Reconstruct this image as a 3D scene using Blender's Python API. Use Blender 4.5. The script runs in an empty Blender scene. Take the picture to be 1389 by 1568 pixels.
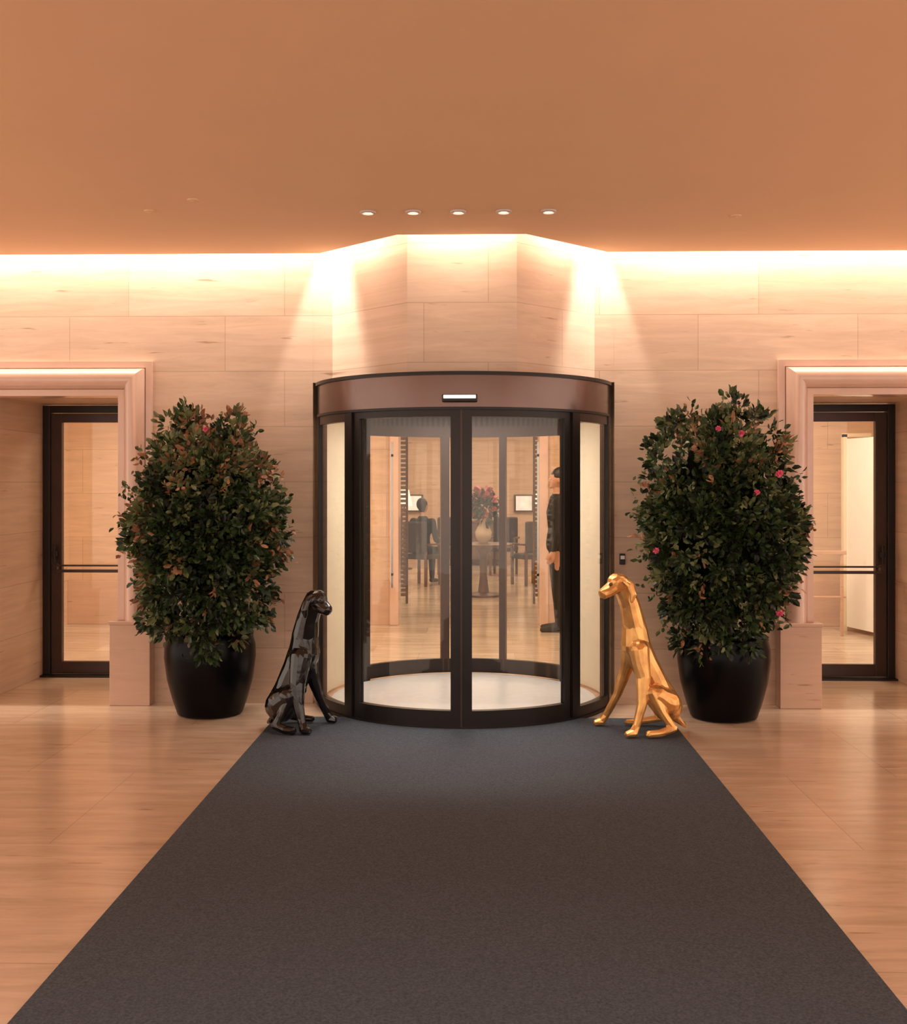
import bpy, bmesh, math, random
from mathutils import Vector, Matrix
random.seed(7)
S = bpy.context.scene
S.view_settings.view_transform = 'Standard'
S.view_settings.look = 'None'
S.view_settings.exposure = .22
COL = S.collection

# ------------------------------------------------------------------ materials
def newmat(name):
    m = bpy.data.materials.new(name); m.use_nodes = True
    nt = m.node_tree
    return m, nt, nt.nodes["Principled BSDF"]

def mat(name, c, rough=0.5, metal=0.0, var=0.12, scale=8.0, bump=0.0, emit=None, estr=0, coat=0, spec=.5):
    m, nt, b = newmat(name)
    tc = nt.nodes.new("ShaderNodeTexCoord")
    n = nt.nodes.new("ShaderNodeTexNoise"); n.inputs["Scale"].default_value = scale
    n.inputs["Detail"].default_value = 4
    nt.links.new(tc.outputs["Object"], n.inputs["Vector"])
    r = nt.nodes.new("ShaderNodeValToRGB")
    r.color_ramp.elements[0].position = .3; r.color_ramp.elements[1].position = .7
    r.color_ramp.elements[0].color = (*[x*(1-var) for x in c], 1)
    r.color_ramp.elements[1].color = (*[min(1, x*(1+var)) for x in c], 1)
    nt.links.new(n.outputs["Fac"], r.inputs["Fac"])
    nt.links.new(r.outputs["Color"], b.inputs["Base Color"])
    b.inputs["Roughness"].default_value = rough
    b.inputs["Metallic"].default_value = metal
    b.inputs["Coat Weight"].default_value = coat
    b.inputs["Specular IOR Level"].default_value = spec
    if bump:
        bp = nt.nodes.new("ShaderNodeBump"); bp.inputs["Strength"].default_value = bump
        bp.inputs["Distance"].default_value = .01
        nt.links.new(n.outputs["Fac"], bp.inputs["Height"]); nt.links.new(bp.outputs["Normal"], b.inputs["Normal"])
    if emit:
        b.inputs["Emission Color"].default_value = (*emit, 1)
        b.inputs["Emission Strength"].default_value = estr
    return m

def stone(name, c1, c2, cm, bw=1.15, bh=.38, rough=.5, floor=False, mortar=.003, streak=.25, ys=9, off=.5):
    m, nt, b = newmat(name)
    N = nt.nodes.new; L = nt.links.new
    tc = N("ShaderNodeTexCoord"); sp = N("ShaderNodeSeparateXYZ"); L(tc.outputs["Object"], sp.inputs[0])
    cb = N("ShaderNodeCombineXYZ")
    if floor:
        L(sp.outputs["X"], cb.inputs["X"]); L(sp.outputs["Y"], cb.inputs["Y"])
    else:
        mu = N("ShaderNodeMath"); mu.operation = 'MULTIPLY_ADD'; mu.inputs[1].default_value = .6
        L(sp.outputs["Y"], mu.inputs[0]); L(sp.outputs["X"], mu.inputs[2])
        L(mu.outputs[0], cb.inputs["X"]); L(sp.outputs["Z"], cb.inputs["Y"])
    br = N("ShaderNodeTexBrick"); L(cb.outputs[0], br.inputs["Vector"])
    br.inputs["Scale"].default_value = 1
    br.inputs["Brick Width"].default_value = bw; br.inputs["Row Height"].default_value = bh
    br.inputs["Mortar Size"].default_value = mortar; br.inputs["Mortar Smooth"].default_value = .3
    br.offset = off
    br.inputs["Color1"].default_value = (*c1, 1); br.inputs["Color2"].default_value = (*c2, 1)
    br.inputs["Mortar"].default_value = (*cm, 1)
    mp = N("ShaderNodeMapping"); mp.inputs["Scale"].default_value = (1.0, ys, 1)
    L(cb.outputs[0], mp.inputs["Vector"])
    n = N("ShaderNodeTexNoise"); n.inputs["Scale"].default_value = 1.6; n.inputs["Detail"].default_value = 9
    n.inputs["Roughness"].default_value = .66; n.inputs["Distortion"].default_value = .6
    L(mp.outputs[0], n.inputs["Vector"])
    r = N("ShaderNodeValToRGB"); r.color_ramp.elements[0].position = .3; r.color_ramp.elements[1].position = .68
    k = 1-streak
    r.color_ramp.elements[0].color = (k, k*.96, k*.92, 1); r.color_ramp.elements[1].color = (1, 1, 1, 1)
    L(n.outputs["Fac"], r.inputs["Fac"])
    mx = N("ShaderNodeMix"); mx.data_type = 'RGBA'; mx.blend_type = 'MULTIPLY'; mx.inputs["Factor"].default_value = 1
    L(br.outputs["Color"], mx.inputs["A"]); L(r.outputs["Color"], mx.inputs["B"])
    mp2 = N("ShaderNodeMapping"); mp2.inputs["Scale"].default_value = (3.0, 26, 1); L(cb.outputs[0], mp2.inputs["Vector"])
    n2 = N("ShaderNodeTexNoise"); n2.inputs["Scale"].default_value = 1.0; n2.inputs["Detail"].default_value = 3; L(mp2.outputs[0], n2.inputs["Vector"])
    r2 = N("ShaderNodeValToRGB"); r2.color_ramp.elements[0].position = .26; r2.color_ramp.elements[1].position = .33
    r2.color_ramp.elements[0].color = (.62, .52, .44, 1); r2.color_ramp.elements[1].color = (1, 1, 1, 1)
    L(n2.outputs["Fac"], r2.inputs["Fac"])
    mx2 = N("ShaderNodeMix"); mx2.data_type = 'RGBA'; mx2.blend_type = 'MULTIPLY'; mx2.inputs["Factor"].default_value = 1
    L(mx.outputs["Result"], mx2.inputs["A"]); L(r2.outputs["Color"], mx2.inputs["B"])
    L(mx2.outputs["Result"], b.inputs["Base Color"])
    b.inputs["Roughness"].default_value = rough
    return m

def glassmat(name, tint=(.97, .95, .92)):
    m = bpy.data.materials.new(name); m.use_nodes = True; nt = m.node_tree; nt.nodes.clear()
    N = nt.nodes.new; L = nt.links.new
    o = N("ShaderNodeOutputMaterial"); t = N("ShaderNodeBsdfTransparent"); g = N("ShaderNodeBsdfGlossy")
    t.inputs[0].default_value = (*tint, 1); g.inputs["Roughness"].default_value = .02
    g.inputs[0].default_value = (1, 1, 1, 1)
    lw = N("ShaderNodeLayerWeight"); lw.inputs["Blend"].default_value = .5
    pw = N("ShaderNodeMath"); pw.operation = 'POWER'; pw.inputs[1].default_value = 4
    ma = N("ShaderNodeMath"); ma.operation = 'MULTIPLY_ADD'; ma.inputs[1].default_value = .7; ma.inputs[2].default_value = .022
    mx = N("ShaderNodeMixShader")
    L(lw.outputs["Facing"], pw.inputs[0]); L(pw.outputs[0], ma.inputs[0])
    L(ma.outputs[0], mx.inputs[0]); L(t.outputs[0], mx.inputs[1]); L(g.outputs[0], mx.inputs[2])
    L(mx.outputs[0], o.inputs[0])
    return m

M_wall = stone("limestone_wall", (.79, .585, .45), (.725, .52, .39), (.56, .39, .28), 1.15, .405, .45, streak=.20, off=.38)
M_wallin = stone("limestone_inner", (.78, .56, .40), (.72, .50, .35), (.54, .36, .25), 1.0, .5, .45, streak=.2)
M_floor = stone("travertine_floor", (.74, .545, .405), (.69, .50, .365), (.52, .36, .26), 1.2, 1.2, .19, True, .003, .27, 7)
M_floor.node_tree.nodes["Principled BSDF"].inputs["Specular IOR Level"].default_value = .7
M_floorin = stone("marble_floor_inner", (.80, .66, .52), (.60, .46, .34), (.50, .38, .28), .9, .45, .15, True, .002, .4)
M_trim = mat("pink_stone_trim", (.74, .50, .40), .22, 0, .05, 5, coat=.5)
M_plinth = stone("plinth_stone", (.68, .46, .35), (.66, .44, .33), (.6, .4, .3), 3, 3, .4, streak=.12)
M_ceil = mat("ceiling_plaster", (.83, .54, .335), .9, 0, .015, 1.5)
M_slot = mat("cove_plaster", (.85, .75, .62), .9, 0, .02, 2)
M_carpet = mat("grey_carpet", (.066, .076, .094), .95, 0, .35, 120, .5, spec=.2)
M_bronze = mat("brown_bronze", (.18, .115, .10), .2, .75, .06, 3)
M_dark = mat("dark_bronze_frame", (.022, .016, .015), .35, .4, .1, 6)
M_brown = mat("door_brown_metal", (.060, .034, .028), .35, .4, .1, 6)
M_glass = glassmat("door_glass")
M_cream = mat("cream_panel", (.80, .69, .52), .45, 0, .04, 3)
M_pale = mat("pale_floor_mat", (.60, .61, .64), .3, 0, .05, 20)
M_pot = mat("black_planter", (.003, .003, .004), .28, 0, .2, 10, .05, spec=.12)
M_soil = mat("soil", (.03, .02, .012), .95, 0, .4, 40, .5)
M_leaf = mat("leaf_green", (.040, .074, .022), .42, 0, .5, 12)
M_leaf2 = mat("leaf_olive_highlight", (.16, .18, .075), .4, 0, .4, 12)  # olive leaf tone, doubles as painted highlight on the bushes
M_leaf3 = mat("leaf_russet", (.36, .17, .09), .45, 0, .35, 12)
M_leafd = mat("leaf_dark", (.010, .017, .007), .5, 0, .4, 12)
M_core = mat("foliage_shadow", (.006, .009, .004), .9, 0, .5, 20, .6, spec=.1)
M_bark = mat("bark", (.07, .045, .025), .9, 0, .3, 30, .4)
M_pink = mat("camellia_pink", (.85, .17, .32), .5, 0, .2, 30)
M_pink2 = mat("bouquet_pink", (.55, .20, .18), .6, 0, .3, 30)
M_gold = mat("gold_bronze", (.88, .42, .14), .33, .7, .28, 10, .15)
M_black = mat("black_bronze", (.012, .008, .007), .2, .3, .3, 14, .3, coat=.5)
M_chrome = mat("satin_steel", (.7, .68, .65), .25, 1, .05, 10)
M_white = mat("lamp_white", (.9, .88, .85), .4, 0, .02, 5)
M_lampE = mat("lamp_lens", (1, .95, .85), .4, 0, .02, 5, 0, (1, .90, .82), 1.0)
M_ring = mat("downlight_ring", (.62, .50, .46), .5, .2, .02, 5)
M_wood = mat("walnut", (.13, .06, .03), .4, 0, .3, 9)
M_suit = mat("black_suit", (.012, .010, .010), .8, 0, .2, 30)
M_skin = mat("skin", (.55, .30, .20), .5, 0, .08, 12)
M_hair = mat("dark_hair", (.02, .012, .008), .5, 0, .3, 60)
M_uph = mat("dark_upholstery", (.05, .03, .025), .8, 0, .2, 20)
M_shade = mat("lampshade", (.9, .8, .6), .8, 0, .05, 5, 0, (1, .8, .55), 1.2)
M_art = mat("pale_artwork_glow", (.85, .85, .85), .7, 0, .3, 6, 0, (1, .93, .85), .4)  # weak emission stands in for light falling on the canvas

# ------------------------------------------------------------------ helpers
def empty(name, loc=(0, 0, 0)):
    o = bpy.data.objects.new(name, None); o.location = loc; o.empty_display_size = .1; COL.objects.link(o); return o
def link(name, me, m=None, parent=None, smooth=False):
    o = bpy.data.objects.new(name, me); COL.objects.link(o)
    if m is not None:
        for x in (m if isinstance(m, (list, tuple)) else [m]): me.materials.append(x)
    if parent:
        o.parent = parent; o.matrix_parent_inverse = Matrix.Translation(parent.location).inverted()
    if smooth:
        for p in me.polygons: p.use_smooth = True
    return o
def pyd(name, v, f, m=None, parent=None, smooth=False):
    me = bpy.data.meshes.new(name); me.from_pydata([tuple(x) for x in v], [], f); me.update()
    bm = bmesh.new(); bm.from_mesh(me); bmesh.ops.recalc_face_normals(bm, faces=bm.faces); bm.to_mesh(me); bm.free()
    return link(name, me, m, parent, smooth)
def boxes(name, bl, m=None, parent=None, bevel=0):
    v = []; f = []
    for (x0, x1, y0, y1, z0, z1) in bl:
        b = len(v)
        v += [(x0, y0, z0), (x1, y0, z0), (x1, y1, z0), (x0, y1, z0), (x0, y0, z1), (x1, y0, z1), (x1, y1, z1), (x0, y1, z1)]
        f += [tuple(b+i for i in q) for q in [(0, 3, 2, 1), (4, 5, 6, 7), (0, 1, 5, 4), (1, 2, 6, 5), (2, 3, 7, 6), (3, 0, 4, 7)]]
    o = pyd(name, v, f, m, parent)
    if bevel:
        md = o.modifiers.new("bevel", 'BEVEL'); md.width = bevel; md.segments = 2
    return o
def prism(name, poly, z0, z1, m=None, parent=None):
    n = len(poly); v = [(x, y, z0) for x, y in poly]+[(x, y, z1) for x, y in poly]
    f = [tuple(range(n))[::-1], tuple(range(n, 2*n))]+[(i, (i+1) % n, n+(i+1) % n, n+i) for i in range(n)]
    return pyd(name, v, f, m, parent)
CX, CY, R = 0.0, 8.165, 1.08
def arc(name, r0, r1, a0, a1, z0, z1, m, parent, seg=None, smooth=False):
    a0, a1 = math.radians(a0), math.radians(a1)
    seg = seg or max(2, int(abs(a1-a0)/math.radians(2.5)))
    v = []; f = []
    for i in range(seg+1):
        a = a0+(a1-a0)*i/seg
        for r, z in ((r0, z0), (r1, z0), (r1, z1), (r0, z1)):
            v.append((CX+r*math.sin(a), CY-r*math.cos(a), z))
    for i in range(seg):
        b = 4*i
        for j in range(4):
            f.append((b+j, b+(j+1) % 4, b+4+(j+1) % 4, b+4+j))
    f += [(0, 1, 2, 3), (4*seg+3, 4*seg+2, 4*seg+1, 4*seg)]
    o = pyd(name, v, f, m, parent)
    if smooth:
        for p in o.data.polygons: p.use_smooth = True
        o.data.set_sharp_from_angle(angle=math.radians(35))
    return o
def lathe(name, prof, cx, cy, m, parent=None, seg=40, smooth=True):
    v = []; f = []
    for r, z in prof:
        for i in range(seg):
            a = 2*math.pi*i/seg; v.append((cx+r*math.cos(a), cy+r*math.sin(a), z))
    for k in range(len(prof)-1):
        for i in range(seg):
            f.append((k*seg+i, k*seg+(i+1) % seg, (k+1)*seg+(i+1) % seg, (k+1)*seg+i))
    if prof[0][0] > 0.0005: f.append(tuple(range(seg))[::-1])
    if prof[-1][0] > 0.0005: f.append(tuple((len(prof)-1)*seg+i for i in range(seg)))
    o = pyd(name, v, f, m, parent, smooth)
    o.data.set_sharp_from_angle(angle=math.radians(40))
    return o
def capsule_bm(segs, blobs=(), n=14):
    bm = bmesh.new()
    def ball(p, r, s=(1, 1, 1)):
        M = Matrix.Translation(p) @ Matrix.Diagonal((*s, 1))
        bmesh.ops.create_uvsphere(bm, u_segments=n, v_segments=8, radius=r, matrix=M)
    for p0, r0, p1, r1 in segs:
        p0 = Vector(p0); p1 = Vector(p1); d = p1-p0
        ball(p0, r0); ball(p1, r1)
        if d.length > 1e-4:
            M = Matrix.Translation((p0+p1)/2) @ d.to_track_quat('Z', 'Y').to_matrix().to_4x4()
            bmesh.ops.create_cone(bm, cap_ends=True, segments=n, radius1=r0, radius2=r1, depth=d.length, matrix=M)
    for p, r, s in blobs: ball(Vector(p), r, s)
    return bm
def fused(name, segs, blobs, voxel, m, parent=None, decimate=None, smooth=True, smit=4):
    bm = capsule_bm(segs, blobs); me = bpy.data.meshes.new(name+"_raw"); bm.to_mesh(me); bm.free()
    t = bpy.data.objects.new("t", me); COL.objects.link(t)
    md = t.modifiers.new("r", 'REMESH'); md.mode = 'VOXEL'; md.voxel_size = voxel
    if smit:
        sm = t.modifiers.new("s", 'SMOOTH'); sm.iterations = smit; sm.factor = .5
    if decimate:
        dc = t.modifiers.new("d", 'DECIMATE'); dc.ratio = decimate
    dg = bpy.context.evaluated_depsgraph_get(); dg.update()
    me2 = bpy.data.meshes.new_from_object(t.evaluated_get(dg)); me2.name = name
    bpy.data.objects.remove(t)
    return link(name, me2, m, parent, smooth)
def chain(*pts):
    return [(pts[i][0], pts[i][1], pts[i+1][0], pts[i+1][1]) for i in range(len(pts)-1)]

# ------------------------------------------------------------------ room shell
WY = 7.93; WT = 3.75; ZC = 3.26
wf = []
for s in (-1, 1):
    def bx(a, b, *r): return (min(s*a, s*b), max(s*a, s*b), *r)
    wf += [bx(1.10, 2.53, WY, 9.2, 0, WT), bx(2.53, 3.53, WY, 9.2, 2.27, WT), bx(3.53, 7.5, WY, 9.2, 0, WT)]
wf += [(-1.10, 1.10, WY+.001, 9.2, 2.345, WT)]
wall = boxes("wall_front", wf, M_wall)
prism("wall_bay", [(-.965, WY+.01), (-.372, 7.37), (.372, 7.37), (.965, WY+.01)], 2.335, WT, M_wall)
boxes("floor", [(-7.5, 7.5, -5, 9.12, -.1, 0)], M_floor)
boxes("floor_lobby", [(-7.5, 7.5, 9.12, 24, -.1, 0)], M_floorin)
ce = [(-7.5, -5), (7.5, -5), (7.5, 7.78), (1.03, 7.78), (.43, 7.215), (-.43, 7.215), (-1.03, 7.78), (-7.5, 7.78)]
ceil = prism("ceiling", ce, ZC, ZC+.05, M_ceil)
boxes("ceiling_cove", [(-7.5, 7.5, 6.9, 7.93, 3.62, 3.68), (-7.5, 7.5, 6.9, 6.95, ZC+.05, 3.62)], M_slot)
boxes("entrance_carpet", [(-1.275, 1.41, -4, 7.42, 0.0, .012)], M_carpet)

def surround(name, s):
    par = empty(name, (s*3.03, WY, 0))
    prof = [(0, 0), (0, .035), (.045, .035), (.05, .02)]
    for i in range(13):
        a = math.pi*i/12
        prof.append((.125-.075*math.cos(a), .02+.095*math.sin(a)))
    prof += [(.205, .03), (.25, .03), (.255, 0.0), (.255, -.1)]
    xo, zt, xi = 2.277, 2.50, 3.785
    v = []; n = len(prof)
    for (d, p) in prof:
        v += [(s*(xo+d), WY-p, .60), (s*(xo+d), WY-p, zt-d), (s*(xi-d), WY-p, zt-d), (s*(xi-d), WY-p, .60)]
    f = []
    for i in range(n-1):
        for k in range(3):
            f.append((4*i+k, 4*i+k+1, 4*i+4+k+1, 4*i+4+k))
    o = pyd("architrave", v, f, M_trim, par, True); o.data.set_sharp_from_angle(angle=math.radians(32))
    for nm, a, b in (("pedestal_inner", 2.265, 2.56), ("pedestal_outer", 3.50, 3.80)):
        x0, x1 = sorted((s*a, s*b))
        boxes(nm, [(x0, x1, WY-.12, WY+.01, 0, .585), (x0-.008, x1+.008, WY-.13, WY+.01, .585, .61)], M_plinth, par, .004)
    return par
surround("trim_1", -1); surround("trim_2", 1)

def sidedoor(name, s):
    par = empty(name, (s*3.03, 9.0, 0)); y = 9.0
    def bx(a, b, *r): return (min(s*a, s*b), max(s*a, s*b), *r)
    boxes("frame", [bx(2.53, 2.58, y, y+.09, 0, 2.26), bx(3.47, 3.53, y, y+.09, 0, 2.26), bx(2.58, 3.47, y, y+.09, 2.2, 2.26)], M_dark, par, .004)
    boxes("leaf", [bx(2.585, 2.64, y+.02, y+.07, .02, 2.195), bx(3.375, 3.465, y+.02, y+.07, .02, 2.195),
                   bx(2.64, 3.375, y+.02, y+.07, 2.12, 2.195), bx(2.64, 3.375, y+.02, y+.07, .02, .12)], M_brown, par, .004)
    boxes("glass", [bx(2.64, 3.375, y+.04, y+.05, .12, 2.12)], M_glass, par)
    boxes("push_bar", [bx(2.60, 3.42, y-.05, y-.025, .87, .895), bx(2.60, 3.42, y-.05, y-.025, .92, .935), bx(2.61, 2.64, y-.045, y+.03, .865, .94), bx(3.39, 3.42, y-.045, y+.03, .865, .94)], M_brown, par, .004)
    boxes("lever", [bx(3.41, 3.43, y-.04, y-.02, .95, 1.1), bx(3.40, 3.44, y-.03, y+.02, 1.0, 1.05)], M_dark, par, .004)
    boxes("threshold", [bx(2.53, 3.53, y-.06, y+.12, 0, .015)], M_dark, par)
    return par
sidedoor("door_1", -1)
d2 = sidedoor("door_2", 1)
boxes("pull_handle", [(2.80, 2.815, 8.90, 8.92, .90, 1.12), (2.80, 2.815, 8.91, 9.03, .93, .945), (2.80, 2.815, 8.91, 9.03, 1.08, 1.095)], M_brown, d2)

# ------------------------------------------------------------------ revolving door
RD = empty("revolving_door", (CX, CY, 0))
arc("fascia", R-.05, R+.012, -75, 75, 2.105, 2.315, M_bronze, RD, smooth=True)
arc("fascia_top_bead", R-.05, R+.03, -75, 75, 2.315, 2.338, M_dark, RD, smooth=True)
arc("fascia_lower_bead", R-.05, R+.02, -75, 75, 2.09, 2.107, M_dark, RD, smooth=True)  # thin dark bead along the fascia's lower edge
arc("canopy_back", R-.05, R, 75, 285, 2.09, 2.30, M_dark, RD, smooth=True)
pl = [(CX+(R-.02)*math.sin(2*math.pi*i/64), CY-(R-.02)*math.cos(2*math.pi*i/64)) for i in range(64)]
prism("canopy", pl, 2.22, 2.33, M_dark, RD)
prism("canopy_soffit", [(x*.97, CY+(y-CY)*.97) for x, y in pl], 2.18, 2.22, M_cream, RD)
pl2 = [(x*.93, CY+(y-CY)*.93) for x, y in pl]
prism("floor_disc", pl2, 0.0, .014, M_pale, RD)
for s in (-1, 1):
    def A(nm, r0, r1, a, b, z0, z1, m, **k):
        lo, hi = sorted((s*a, s*b)); return arc(nm, r0, r1, lo, hi, z0, z1, m, RD, **k)
    A("side_post", R-.06, R+.012, 43.5, 47.5, 0, 2.095, M_dark)
    A("side_glass", R-.015, R-.005, 47.5, 74, .09, 2.03, M_glass)
    A("side_top_rail", R-.04, R+.005, 47.5, 74, 2.03, 2.095, M_brown)
    A("side_bottom_rail", R-.04, R+.01, 47.5, 76, 0, .09, M_dark)
    A("wall_post", R-.05, R+.012, 73.5, 76, 0, 2.32, M_dark)
    A("leaf_outer_stile", R-.045, R-.005, 40.2, 43.2, .02, 2.09, M_dark)
    A("leaf_centre_stile", R-.045, R+.002, .0, 3.7, .02, 2.09, M_dark)
    A("leaf_top_rail", R-.045, R-.005, 3.7, 40.2, 2.045, 2.09, M_dark)
    A("leaf_bottom_rail", R-.045, R+.002, 3.7, 40.2, .02, .125, M_dark)
    A("leaf_glass", R-.03, R-.022, 3.7, 40.2, .125, 2.045, M_glass)
    A("drum_wall", R-.04, R-.01, 76, 127, .02, 2.18, M_cream, smooth=True)
    A("rear_post", R-.06, R+.0, 127, 131, 0, 2.18, M_dark)
    A("rear_top_rail", R-.05, R-.01, 131, 180, 2.0, 2.18, M_brown)
    A("rear_bottom_rail", R-.05, R-.01, 131, 180, .015, .13, M_dark)
    A("rear_glass", R-.035, R-.025, 131, 180, .13, 2.0, M_glass)
arc("centre_seal", R-.04, R+.006, -.35, .35, .02, 2.09, M_brown, RD)
arc("rear_stile", R-.05, R-.005, 187.5, 191.5, .02, 2.1, M_brown, RD)
arc("rear_stile_b", R-.05, R-.005, 161, 164, .02, 2.1, M_brown, RD)
arc("threshold_ring", R-.07, R+.02, -76, 76, 0, .02, M_dark, RD)
for s in (-1, 1):
    boxes("inner_pull", [(s*.60-.008, s*.60+.008, 8.93, 8.95, .75, 1.95), (s*.60-.008, s*.60+.008, 8.93, 9.0, .85, .87), (s*.60-.008, s*.60+.008, 8.93, 9.0, 1.83, 1.85)], M_chrome, RD)
boxes("sensor_housing", [(-.125, .105, CY-R-.055, CY-R-.005, 2.135, 2.185)], M_dark, RD, .006)
boxes("sensor_lens", [(-.115, .095, CY-R-.062, CY-R-.05, 2.158, 2.180)], M_lampE, RD, .003)
cr = empty("card_reader", (1.17, WY, 1.0))
boxes("reader_body", [(1.135, 1.175, WY-.03, WY, 1.02, 1.10)], M_dark, cr, .004)
boxes("reader_face", [(1.14, 1.17, WY-.036, WY-.03, 1.06, 1.085)], M_white, cr)

# ------------------------------------------------------------------ ceiling lights
LW = (1, .86, .72)
def downlight(x, y, z=ZC, power=0, size=60, col=LW):
    par = empty("recessed_downlight", (x, y, z))
    lathe("trim_ring", [(.030, z-.001), (.050, z-.001), (.048, z-.010), (.033, z-.014), (.030, z-.001)], x, y, M_ring, par, 24)
    lathe("lens", [(.0001, z-.003), (.031, z-.003)], x, y, M_lampE, par, 24)
    if power:
        l = bpy.data.lights.new("downlight_lamp", 'SPOT'); l.energy = power; l.spot_size = math.radians(size); l.spot_blend = .8
        l.shadow_soft_size = .03; l.color = col
        o = bpy.data.objects.new("lamp", l); COL.objects.link(o); o.parent = par; o.location = (0, 0, -.03)
for i, x in enumerate((-.56, -.285, -.01, .265, .537)):
    downlight(x, 6.6, power=38, size=48, col=(1, .96, .92))
for x, y in ((-3.1, 2.0), (3.3, 2.0), (-1.7, -1), (1.9, -1)):  # fill downlights out of view, added to brighten the forecourt
    downlight(x, y, power=75, size=115)
downlight(0, 2.1, power=85, size=80, col=(1, .95, .92))  # another added downlight out of view, lifts the near carpet
for x, y in ((-1.88, 6.55), (-1.55, 6.3), (1.70, 6.75)):
    lathe("smoke_sprinkler", [(.035, ZC), (.034, ZC-.006), (.02, ZC-.01), (.012, ZC-.014), (.0001, ZC-.015)], x, y, M_ceil, None, 20)

def area(name, loc, sx, sy, p, rot=(0, 0, 0), col=(1, .7, .44)):
    l = bpy.data.lights.new(name, 'AREA'); l.shape = 'RECTANGLE'; l.size = sx; l.size_y = sy; l.energy = p; l.color = col
    o = bpy.data.objects.new(name, l); COL.objects.link(o); o.location = loc; o.rotation_euler = rot
    return o
WARM = (1, .90, .77)
cove = [((-4.27, 7.818, 3.5), 6.4, 0), ((4.27, 7.818, 3.5), 6.4, 0), ((0, 7.26, 3.5), .75, 0)]
for i, (l, w, a) in enumerate(cove):
    area("cove_led_strip", l, w, .05, 15*w, (math.radians(3), 0, 0), WARM)
for s in (-1, 1):
    area("cove_led_strip", (s*.71, 7.56, 3.5), .75, .05, 9.5, (0, 0, -s*math.radians(43)), WARM)
for s in (-1, 1):
    l = bpy.data.lights.new("cove_corner_spot", 'SPOT'); l.energy = 110; l.spot_size = math.radians(40); l.spot_blend = .4
    l.color = (1, .90, .78); l.shadow_soft_size = .03
    o = bpy.data.objects.new("cove_corner_spot", l); COL.objects.link(o); o.location = (s*.985, 7.80, 3.60)
    o.rotation_euler = (math.radians(3), 0, 0)

# ------------------------------------------------------------------ interior (vestibule + lobby)
IC = 2.9
boxes("wall_vestibule", [(-7.5, -.84, 12.4, 12.7, 0, 3.4), (.84, 7.5, 12.4, 12.7, 0, 3.4), (-.84, .84, 12.4, 12.7, 2.55, 3.4)], M_wallin)
boxes("baseboard_vestibule", [(-4.6, -.82, 12.36, 12.4, 0, .5), (.82, 4.6, 12.36, 12.4, 0, .5)], M_plinth, None, .004)
boxes("wall_left", [(-4.75, -4.6, 9.2, 12.4, 0, 3.4)], M_wallin)
boxes("wall_right", [(4.6, 4.75, 9.2, 12.4, 0, 3.4)], M_wallin)
boxes("ceiling_vestibule", [(-4.6, 4.6, 9.2, 12.4, IC, IC+.1)], M_cream)
boxes("ceiling_lobby", [(-5, 5, 12.7, 22, 3.2, 3.3)], M_cream)
boxes("wall_back", [(-5, 5, 22, 22.2, 0, 3.3)], M_wallin)
boxes("wall_lobby_left", [(-5.2, -5, 12.7, 22.2, 0, 3.3)], M_wallin)
boxes("wall_lobby_right", [(5, 5.2, 12.7, 22.2, 0, 3.3)], M_wallin)
area("drum_light", (0, 8.15, 2.17), .9, .9, 28, (0, 0, 0), (1, .95, .90))
IL = (1, .85, .66)
area("vestibule_light", (-3, 10.6, 2.88), 1.2, 1.2, 64, (0, 0, 0), IL)
area("vestibule_light", (3, 10.6, 2.88), 1.2, 1.2, 64, (0, 0, 0), IL)
area("vestibule_light", (0, 10.8, 2.88), 1.4, 1.0, 48, (0, 0, 0), IL)
area("lobby_light", (0, 15, 3.15), 4, 2, 110, (0, 0, 0), IL)
area("lobby_light", (0, 19.5, 3.15), 5, 2, 110, (0, 0, 0), IL)
boxes("trim_portal", [(-.90, -.80, 12.33, 12.72, 0, 2.6), (.80, .90, 12.33, 12.72, 0, 2.6), (-.90, .90, 12.33, 12.72, 2.52, 2.6)], M_trim, None, .01)
pd = empty("door_3", (4.2, 11.7, 0))
pyd("leaf", [(4.13, 12.0, .05), (4.32, 11.2, .05), (4.32, 11.2, 2.10), (4.13, 12.0, 2.10),
             (4.17, 12.01, .05), (4.36, 11.21, .05), (4.36, 11.21, 2.10), (4.17, 12.01, 2.10)],
    [(0, 1, 2, 3), (7, 6, 5, 4), (0, 4, 5, 1), (1, 5, 6, 2), (2, 6, 7, 3), (3, 7, 4, 0)], M_white, pd)
boxes("hinge_post", [(4.10, 4.14, 11.98, 12.06, 0, 2.15), (4.10, 4.4, 11.98, 12.04, 2.12, 2.16)], M_cream, pd)
hr = empty("handrail", (3.6, 11.6, 0))
boxes("rail", [(3.05, 4.0, 11.58, 11.62, .86, .90)]+[(x, x+.03, 11.585, 11.615, 0, .87) for x in (3.08, 3.5, 3.94)]+[(3.05, 4.0, 11.59, 11.61, .40, .42)], M_plinth, hr, .004)

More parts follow.
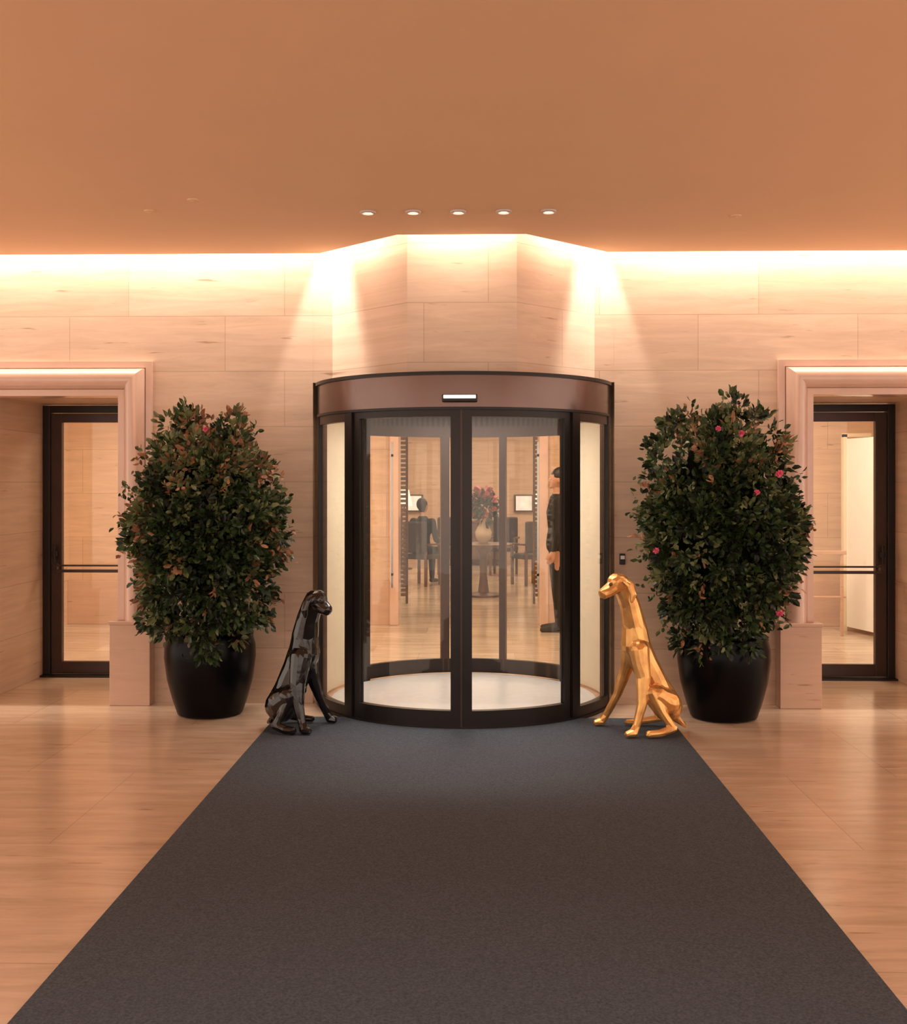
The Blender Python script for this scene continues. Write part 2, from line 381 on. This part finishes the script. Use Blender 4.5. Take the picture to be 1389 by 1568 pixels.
def chair(x, y, ang):
    par = empty("dining_chair", (x, y, 0))
    def bb(nm, bl, m, bev=.01):
        o = boxes(nm, bl, m, None, bev); o.parent = par; return o
    bb("seat", [(-.23, .23, -.22, .22, .42, .50)], M_uph, .02)
    bb("backrest", [(-.22, .22, .19, .25, .52, 1.02)], M_uph, .03)
    bb("legs", [(-.22, -.18, -.21, -.17, 0, .42), (.18, .22, -.21, -.17, 0, .42), (-.22, -.18, .19, .23, 0, .55), (.18, .22, .19, .23, 0, .55)], M_wood, .004)
    bb("arms", [(-.26, -.21, -.18, .22, .64, .67), (.21, .26, -.18, .22, .64, .67), (-.25, -.22, -.17, -.13, .45, .64), (.22, .25, -.17, -.13, .45, .64)], M_wood, .004)
    par.rotation_euler = (0, 0, ang)
for c in ((-.78, 17.3, 2.6), (.92, 17.4, -2.6), (-.35, 19.2, .3), (.55, 19.3, -.2)): chair(*c)
tb = empty("flower_table", (.18, 15.6, 0))
lathe("top", [(.0001, .72), (.40, .72), (.42, .735), (.42, .75), (.40, .76), (.0001, .76)], .18, 15.6, M_wood, tb)
lathe("pedestal", [(.25, 0), (.25, .03), (.08, .06), (.05, .3), (.06, .6), (.15, .72)], .18, 15.6, M_wood, tb)
lathe("vase", [(.06, .76), (.11, .84), (.12, .92), (.07, 1.03), (.05, 1.08), (.07, 1.12)], .18, 15.6, M_cream, tb)
def petals(c, r, n, size, rnd):
    v = []; f = []
    for _ in range(n):
        d = Vector((rnd.gauss(0, 1), rnd.gauss(0, 1), rnd.gauss(.4, 1))).normalized()
        p = Vector(c)+Vector((d.x*r[0], d.y*r[1], d.z*r[2]))*rnd.uniform(.45, 1)
        leafgeo(v, f, p, (d+Vector((rnd.uniform(-.6, .6), rnd.uniform(-.6, .6), rnd.uniform(-.6, .6)))).normalized(), size*rnd.uniform(.7, 1.2), .8, rnd)
    return v, f
def leafgeo(v, f, p, d, L, w, rnd):
    up = Vector((rnd.uniform(-1, 1), rnd.uniform(-1, 1), rnd.uniform(-1, 1)))
    s = d.cross(up)
    if s.length < 1e-3: s = Vector((1, 0, 0))
    s.normalize(); nrm = s.cross(d).normalized()
    b = len(v); W = L*w*.5
    v += [p, p+d*L*.35+s*W+nrm*L*.08, p+d*L*.75+s*W*.75+nrm*L*.05, p+d*L-nrm*L*.1, p+d*L*.75-s*W*.75+nrm*L*.05, p+d*L*.35-s*W+nrm*L*.08, p+d*L*.5-nrm*L*.03]
    f += [(b, b+1, b+6), (b+1, b+2, b+6), (b+2, b+3, b+6), (b+3, b+4, b+6), (b+4, b+5, b+6), (b+5, b, b+6)]
rn = random.Random(3)
v, f = petals((.18, 15.6, 1.32), (.17, .17, .22), 160, .10, rn); pyd("blossoms", v, f, M_pink2, tb)
v, f = petals((.18, 15.6, 1.26), (.17, .17, .2), 160, .12, rn); pyd("leaves", v, f, M_leaf, tb)
for x in (-1.21, 1.02):
    a = empty("framed_artwork", (x, 21.9, 1.3))
    boxes("frame", [(x-.2, x+.2, 21.93, 22, 1.05, 1.40)], M_wood, a, .01)
    boxes("canvas", [(x-.16, x+.16, 21.91, 21.935, 1.08, 1.37)], M_art, a)
for s in (-1, 1):
    par = empty("louvred_screen", (s*1.0, 14.6, 0))
    x0, x1 = sorted((s*.84, s*1.24))
    bl = [(x0, x0+.03, 14.6, 14.66, 0, 2.4), (x1-.03, x1, 14.6, 14.66, 0, 2.4), (x0, x1, 14.6, 14.66, 2.37, 2.4)]
    bl += [(x0+.03, x1-.03, 14.6, 14.64, .1+.06*i, .14+.06*i) for i in range(37)]
    boxes("slats", bl, M_wood, par)
    lp = empty("floor_lamp", (s*1.35, 20.6, 0))
    lathe("stand", [(.2, 0), (.2, .02), (.02, .05), (.02, 1.2)], s*1.35, 20.6, M_wood, lp)
    lathe("shade", [(.2, 1.2), (.14, 1.5), (.135, 1.5), (.19, 1.2)], s*1.35, 20.6, M_shade, lp)
boxes("sideboard", [(-.5, .6, 21.4, 21.85, .12, .85), (-.46, -.4, 21.45, 21.8, 0, .12), (.5, .56, 21.45, 21.8, 0, .12), (-.52, .62, 21.38, 21.87, .85, .88)], M_wood, None, .01)

# ------------------------------------------------------------------ people
def person(name, loc, ang, seated=False):
    par = empty(name, loc)
    seg = []
    hip = .93 if not seated else .53
    dz = hip-.93
    def P(x, y, z): return (x, y, z+dz)
    seg += chain((P(0, 0, .95), .135), (P(0, .01, 1.12), .12), (P(0, .0, 1.3), .13), (P(0, 0, 1.42), .10), (P(0, 0, 1.5), .055), (P(0, -.005, 1.56), .05))
    for s in (-1, 1):
        seg += chain((P(s*.04, 0, 1.28), .12), (P(s*.10, 0, 1.38), .085), (P(s*.18, 0, 1.41), .06))
        if not seated:
            seg += chain((P(s*.08, 0, .93), .105), (P(s*.09, -.01, .70), .085), (P(s*.09, -.015, .49), .06), (P(s*.095, .005, .33), .058), (P(s*.10, .01, .09), .042))
            seg += chain((P(s*.10, .02, .05), .042), (P(s*.11, -.08, .038), .037), (P(s*.12, -.17, .03), .028))
            arm = [P(s*.19, 0, 1.40), P(s*.235, .02, 1.12), P(s*.23, -.05, .88)]
        else:
            seg += chain((P(s*.08, 0, .93), .105), (P(s*.1, -.42, .92), .065), (P(s*.1, -.42, .50), .042))
            seg += chain((P(s*.10, -.41, .45), .042), (P(s*.11, -.58, .43), .028))
            arm = [P(s*.19, 0, 1.40), P(s*.23, -.03, 1.13), P(s*.14, -.26, 1.06)]
        seg += chain((arm[0], .055), (arm[1], .042), (arm[2], .028))
        w = Vector(arm[2]); d = (w-Vector(arm[1])).normalized(); si = Vector((0, 1, 0)) if not seated else Vector((1, 0, 0))
        pm = w+d*.07
        seg += [(tuple(w), .026, tuple(pm+si*.02), .02), (tuple(w), .026, tuple(pm-si*.025), .02)]
        for k, L in enumerate((.065, .08, .075, .055)):
            b0 = pm+si*(-.03+.02*k); m1 = b0+d*L*.5; t1 = m1+d*L*.45+Vector((-s*.015, 0, 0))
            seg += chain((tuple(b0), .0095), (tuple(m1), .009), (tuple(t1), .0075))
        seg += chain((tuple(w+d*.02-si*.02), .012), (tuple(w+d*.05-si*.05), .010), (tuple(w+d*.085-si*.055), .008))
    hz = 1.66+dz
    bl = [((0, 0, hz), .10, (.78, .95, 1.12)), ((0, -.035, hz-.06), .06, (.8, .9, .8)), ((0, -.098, hz-.015), .016, (.7, 1, 1.4)),
          ((-.078, .005, hz-.01), .025, (.35, .7, 1.2)), ((.078, .005, hz-.01), .025, (.35, .7, 1.2)),
          ((0, -.088, hz-.055), .017, (1.4, .5, .35)), ((0, -.08, hz-.09), .02, (1, .8, .8))]
    o = fused("body", seg, bl, .008, [M_suit, M_skin, M_hair], None, smit=2)
    o.parent = par
    for p in o.data.polygons:
        c = p.center
        if c.z > 1.50+dz:
            p.material_index = 2 if (c.z > hz+.05 or c.y > .02 and c.z > 1.56+dz) else 1
        elif not seated and abs(c.x) > .17 and c.z < .88+dz: p.material_index = 1
        elif seated and c.y < -.27 and 1.0+dz < c.z: p.material_index = 1
    hb = fused("hair", [], [((0, .022, hz+.028), .108, (.80, .93, 1.0))], .01, M_hair, None, smit=1); hb.parent = par
    for s in (-1, 1):
        e = fused("eye", [], [((s*.031, -.086, hz+.005), .011, (1, .7, .7))], .003, M_white, None, smit=0); e.parent = par
    par.rotation_euler = (0, 0, ang)
    return par
person("standing_doorman", (.98, 11.9, 0), math.radians(-95))
person("seated_guest", (-.78, 17.3, 0), math.radians(149), True)

# ------------------------------------------------------------------ planters
def planter(px, py, bx, by, rx, ry, rz, zc, seed, flowers, russet):
    rnd = random.Random(seed)
    par = empty("potted_camellia", (px, py, 0))
    lathe("pot", [(.20, 0), (.225, .012), (.255, .10), (.295, .25), (.315, .40), (.312, .48), (.295, .54), (.30, .56), (.285, .57), (.27, .55), (.27, .50)], px, py, M_pot, par, 48)
    lathe("soil", [(.0001, .52), (.28, .52)], px, py, M_soil, par, 32)
    seg = []
    for i in range(7):
        a = i*.9; p0 = (px+.04*math.cos(a), py+.04*math.sin(a), .5)
        p1 = (px+.1*math.cos(a), py+.08*math.sin(a), .85); p2 = (bx+rx*.6*math.cos(a), by+ry*.6*math.sin(a), zc+rnd.uniform(-.1, .5)*rz)
        seg += chain((p0, .018), (p1, .014), (p2, .006))
    bm = capsule_bm(seg, n=8); me = bpy.data.meshes.new("branches"); bm.to_mesh(me); bm.free(); link("branches", me, M_bark, par)
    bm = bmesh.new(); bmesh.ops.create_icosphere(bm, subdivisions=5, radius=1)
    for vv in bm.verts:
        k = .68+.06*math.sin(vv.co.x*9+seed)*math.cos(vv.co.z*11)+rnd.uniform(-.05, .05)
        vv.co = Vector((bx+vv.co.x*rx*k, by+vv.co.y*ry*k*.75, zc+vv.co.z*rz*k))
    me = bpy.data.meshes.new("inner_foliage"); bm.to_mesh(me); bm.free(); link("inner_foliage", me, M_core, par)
    V = []; F = []; MI = []
    def add(p, d, L, w, mi):
        if p.y+d.y*L > WY-.02: return
        n0 = len(F); leafgeo(V, F, p, d, L, w, rnd); MI.extend([mi]*(len(F)-n0))
    def lump(d):
        return 1+.06*math.sin(5.1*d.x+seed*2+2.3*d.z)+.055*math.sin(7.3*d.z+seed)+.05*math.sin(9*d.x-6*d.z+3*seed)
    cnt = 0
    while cnt < 470:
        d = Vector((rnd.gauss(0, 1), rnd.gauss(0, 1), rnd.gauss(0, 1))).normalized()
        wgt = math.sqrt((d.x/rx)**2+(d.y/ry)**2+(d.z/rz)**2)*ry
        if rnd.random() > wgt: continue
        if d.y > .1 and rnd.random() < .65: continue
        cnt += 1
        e = 1/((abs(d.x)**2.4+abs(d.y)**2.4+abs(d.z)**2.4)**(1/2.4))
        k = rnd.choice((rnd.uniform(.74, .90), rnd.uniform(.86, 1.0), rnd.uniform(.95, 1.07)))*e*.94*lump(d)
        wide = 1-.08*max(0, d.z)
        C = Vector((bx+d.x*rx*k*wide, by+d.y*ry*k, zc+d.z*rz*k))
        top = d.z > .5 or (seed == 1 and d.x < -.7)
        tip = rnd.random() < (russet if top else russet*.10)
        light = rnd.random() < (.45 if (top or abs(d.x) > .75) else .13)  # more olive on top and sides: highlights put into leaf colour
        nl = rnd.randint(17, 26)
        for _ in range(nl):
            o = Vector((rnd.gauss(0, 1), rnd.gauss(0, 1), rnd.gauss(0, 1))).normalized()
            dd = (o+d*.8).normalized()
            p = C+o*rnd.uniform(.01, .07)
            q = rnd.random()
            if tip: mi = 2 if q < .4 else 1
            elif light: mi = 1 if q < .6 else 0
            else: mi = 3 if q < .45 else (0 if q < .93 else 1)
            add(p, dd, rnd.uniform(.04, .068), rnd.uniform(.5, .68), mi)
    for c in range(150):
        d = Vector((rnd.gauss(0, 1), rnd.gauss(0, .6)-.2, rnd.gauss(0, 1))).normalized()
        base = Vector((bx+d.x*rx*.88, by+d.y*ry*.88, zc+d.z*rz*.88))
        dr = (d+Vector((rnd.uniform(-.4, .4), rnd.uniform(-.3, .3), rnd.uniform(-.2, .5) if d.z > -.3 else -.35))).normalized()
        L = rnd.uniform(.09, .20); mi = 2 if rnd.random() < russet*.8 else rnd.choice((0, 0, 1))
        for j in range(9):
            p = base+dr*L*j/8
            o = Vector((rnd.gauss(0, 1), rnd.gauss(0, 1), rnd.gauss(0, 1))).normalized()
            add(p, (dr*.6+o).normalized(), rnd.uniform(.032, .056), .55, mi)
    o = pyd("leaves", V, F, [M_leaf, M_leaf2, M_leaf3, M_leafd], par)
    for p, mi in zip(o.data.polygons, MI): p.material_index = mi
    V = []; F = []
    for (x, y, z, r) in flowers:
        for ring, (n, tilt) in enumerate(((7, .3), (6, .8), (4, 1.6))):
            for j in range(n):
                a = 2*math.pi*j/n+ring*.4
                dd = Vector((math.cos(a), -tilt, math.sin(a))).normalized()
                leafgeo(V, F, Vector((x, y-.01*ring, z)), dd, r*rnd.uniform(.85, 1.1), .95, rnd)
    if flowers: pyd("blossoms", V, F, M_pink, par)
    return par
planter(-1.765, 7.57, -1.755, 7.45, .495, .41, .81, 1.26, 1, [(-1.66, 7.02, 1.96, .02)], .50)
planter(1.80, 7.53, 1.745, 7.43, .505, .41, .85, 1.29, 2,
        [(2.02, 6.95, 1.67, .028), (1.88, 6.95, 1.55, .022), (1.80, 7.03, 1.93, .024), (1.66, 7.06, 1.96, .022), (1.27, 7.12, 1.17, .025),
         (2.03, 6.98, .78, .026)], .25)

# ------------------------------------------------------------------ dog statues
def dog(name, T, rs, m, decimate, smooth, eyem):
    s = []
    def c(*pts, k=1): s.extend(chain(*[(T(p), r*rs*k) for p, r in pts]))
    c(((1.03, 6.98, .955), .062), ((1.08, 6.99, .83), .068), ((1.11, 7.01, .69), .082), ((1.12, 7.02, .57), .098), ((1.175, 7.03, .45), .092), ((1.25, 7.05, .30), .092), ((1.33, 7.06, .16), .10))
    c(((1.015, 6.965, .975), .062), ((.985, 6.95, .982), .058))
    c(((.975, 6.945, .955), .050), ((.93, 6.925, .925), .042), ((.905, 6.912, .912), .038))
    c(((.965, 6.92, .995), .022), ((.975, 6.975, 1.0), .022))
    c(((.885, 6.895, .925), .017), ((.890, 6.915, .925), .017))
    for dy in (-.055, .05):
        c(((1.025, 6.965+dy, 1.005), .018), ((1.065, 6.96+dy*1.4, .97), .026), ((1.085, 6.955+dy*1.5, .91), .024), ((1.075, 6.95+dy*1.5, .865), .012))
    c(((1.10, 7.09, .57), .062), ((1.075, 7.12, .40), .044), ((1.02, 7.15, .22), .029), ((.95, 7.19, .07), .024), ((.925, 7.20, .03), .028), ((.885, 7.19, .022), .021))
    c(((1.13, 6.95, .55), .066), ((1.155, 6.92, .37), .05), ((1.14, 6.89, .20), .033), ((1.105, 6.875, .07), .025), ((1.085, 6.865, .03), .030), ((1.045, 6.855, .022), .021))
    c(((1.32, 6.98, .20), .085), ((1.24, 6.93, .26), .064), ((1.20, 6.91, .28), .045), ((1.27, 6.90, .15), .030), ((1.34, 6.885, .055), .026), ((1.25, 6.86, .028), .026), ((1.18, 6.85, .024), .024))
    c(((1.32, 7.12, .20), .080), ((1.23, 7.18, .25), .058), ((1.19, 7.20, .26), .042), ((1.26, 7.21, .14), .028), ((1.32, 7.215, .05), .024), ((1.18, 7.215, .026), .022), ((1.09, 7.21, .022), .019))
    c(((1.38, 7.07, .09), .03), ((1.43, 7.09, .04), .018), ((1.46, 7.12, .018), .012))
    par = empty(name, T((1.15, 7.03, 0)))
    o = fused("body", s, [], .0075, m, par, decimate, smooth, 2)
    for e in ((.945, 6.895, .972), (.945, 6.975, .975)):
        fused("eye", [], [(T(e), .013*rs, (1, 1, 1))], .003, eyem, par, smit=0)
    return o
dog("gold_dog_statue", lambda p: (p[0]-.0, p[1]-.02, p[2]*.985+.014), .97, M_gold, .04, False, M_wood)
dog("black_dog_statue", lambda p: (-.925-(p[0]-.99)*.74, p[1]+.02, p[2]*.86+.018), 1.08, M_black, .05, False, M_dark)

# ------------------------------------------------------------------ world & camera
w = bpy.data.worlds.new("dusk_surroundings"); S.world = w; w.use_nodes = True
bg = w.node_tree.nodes["Background"]; bg.inputs[0].default_value = (1, .845, .715, 1); bg.inputs[1].default_value = 1.65
cam = bpy.data.cameras.new("camera"); co = bpy.data.objects.new("camera", cam); COL.objects.link(co)
cam.sensor_fit = 'HORIZONTAL'; cam.sensor_width = 36; cam.lens = 36*1665/1389; cam.shift_y = -.0302
co.location = (.115, 0, 1.6); co.rotation_euler = (math.radians(90), 0, math.radians(1.34))
cam.clip_end = 100
S.camera = co
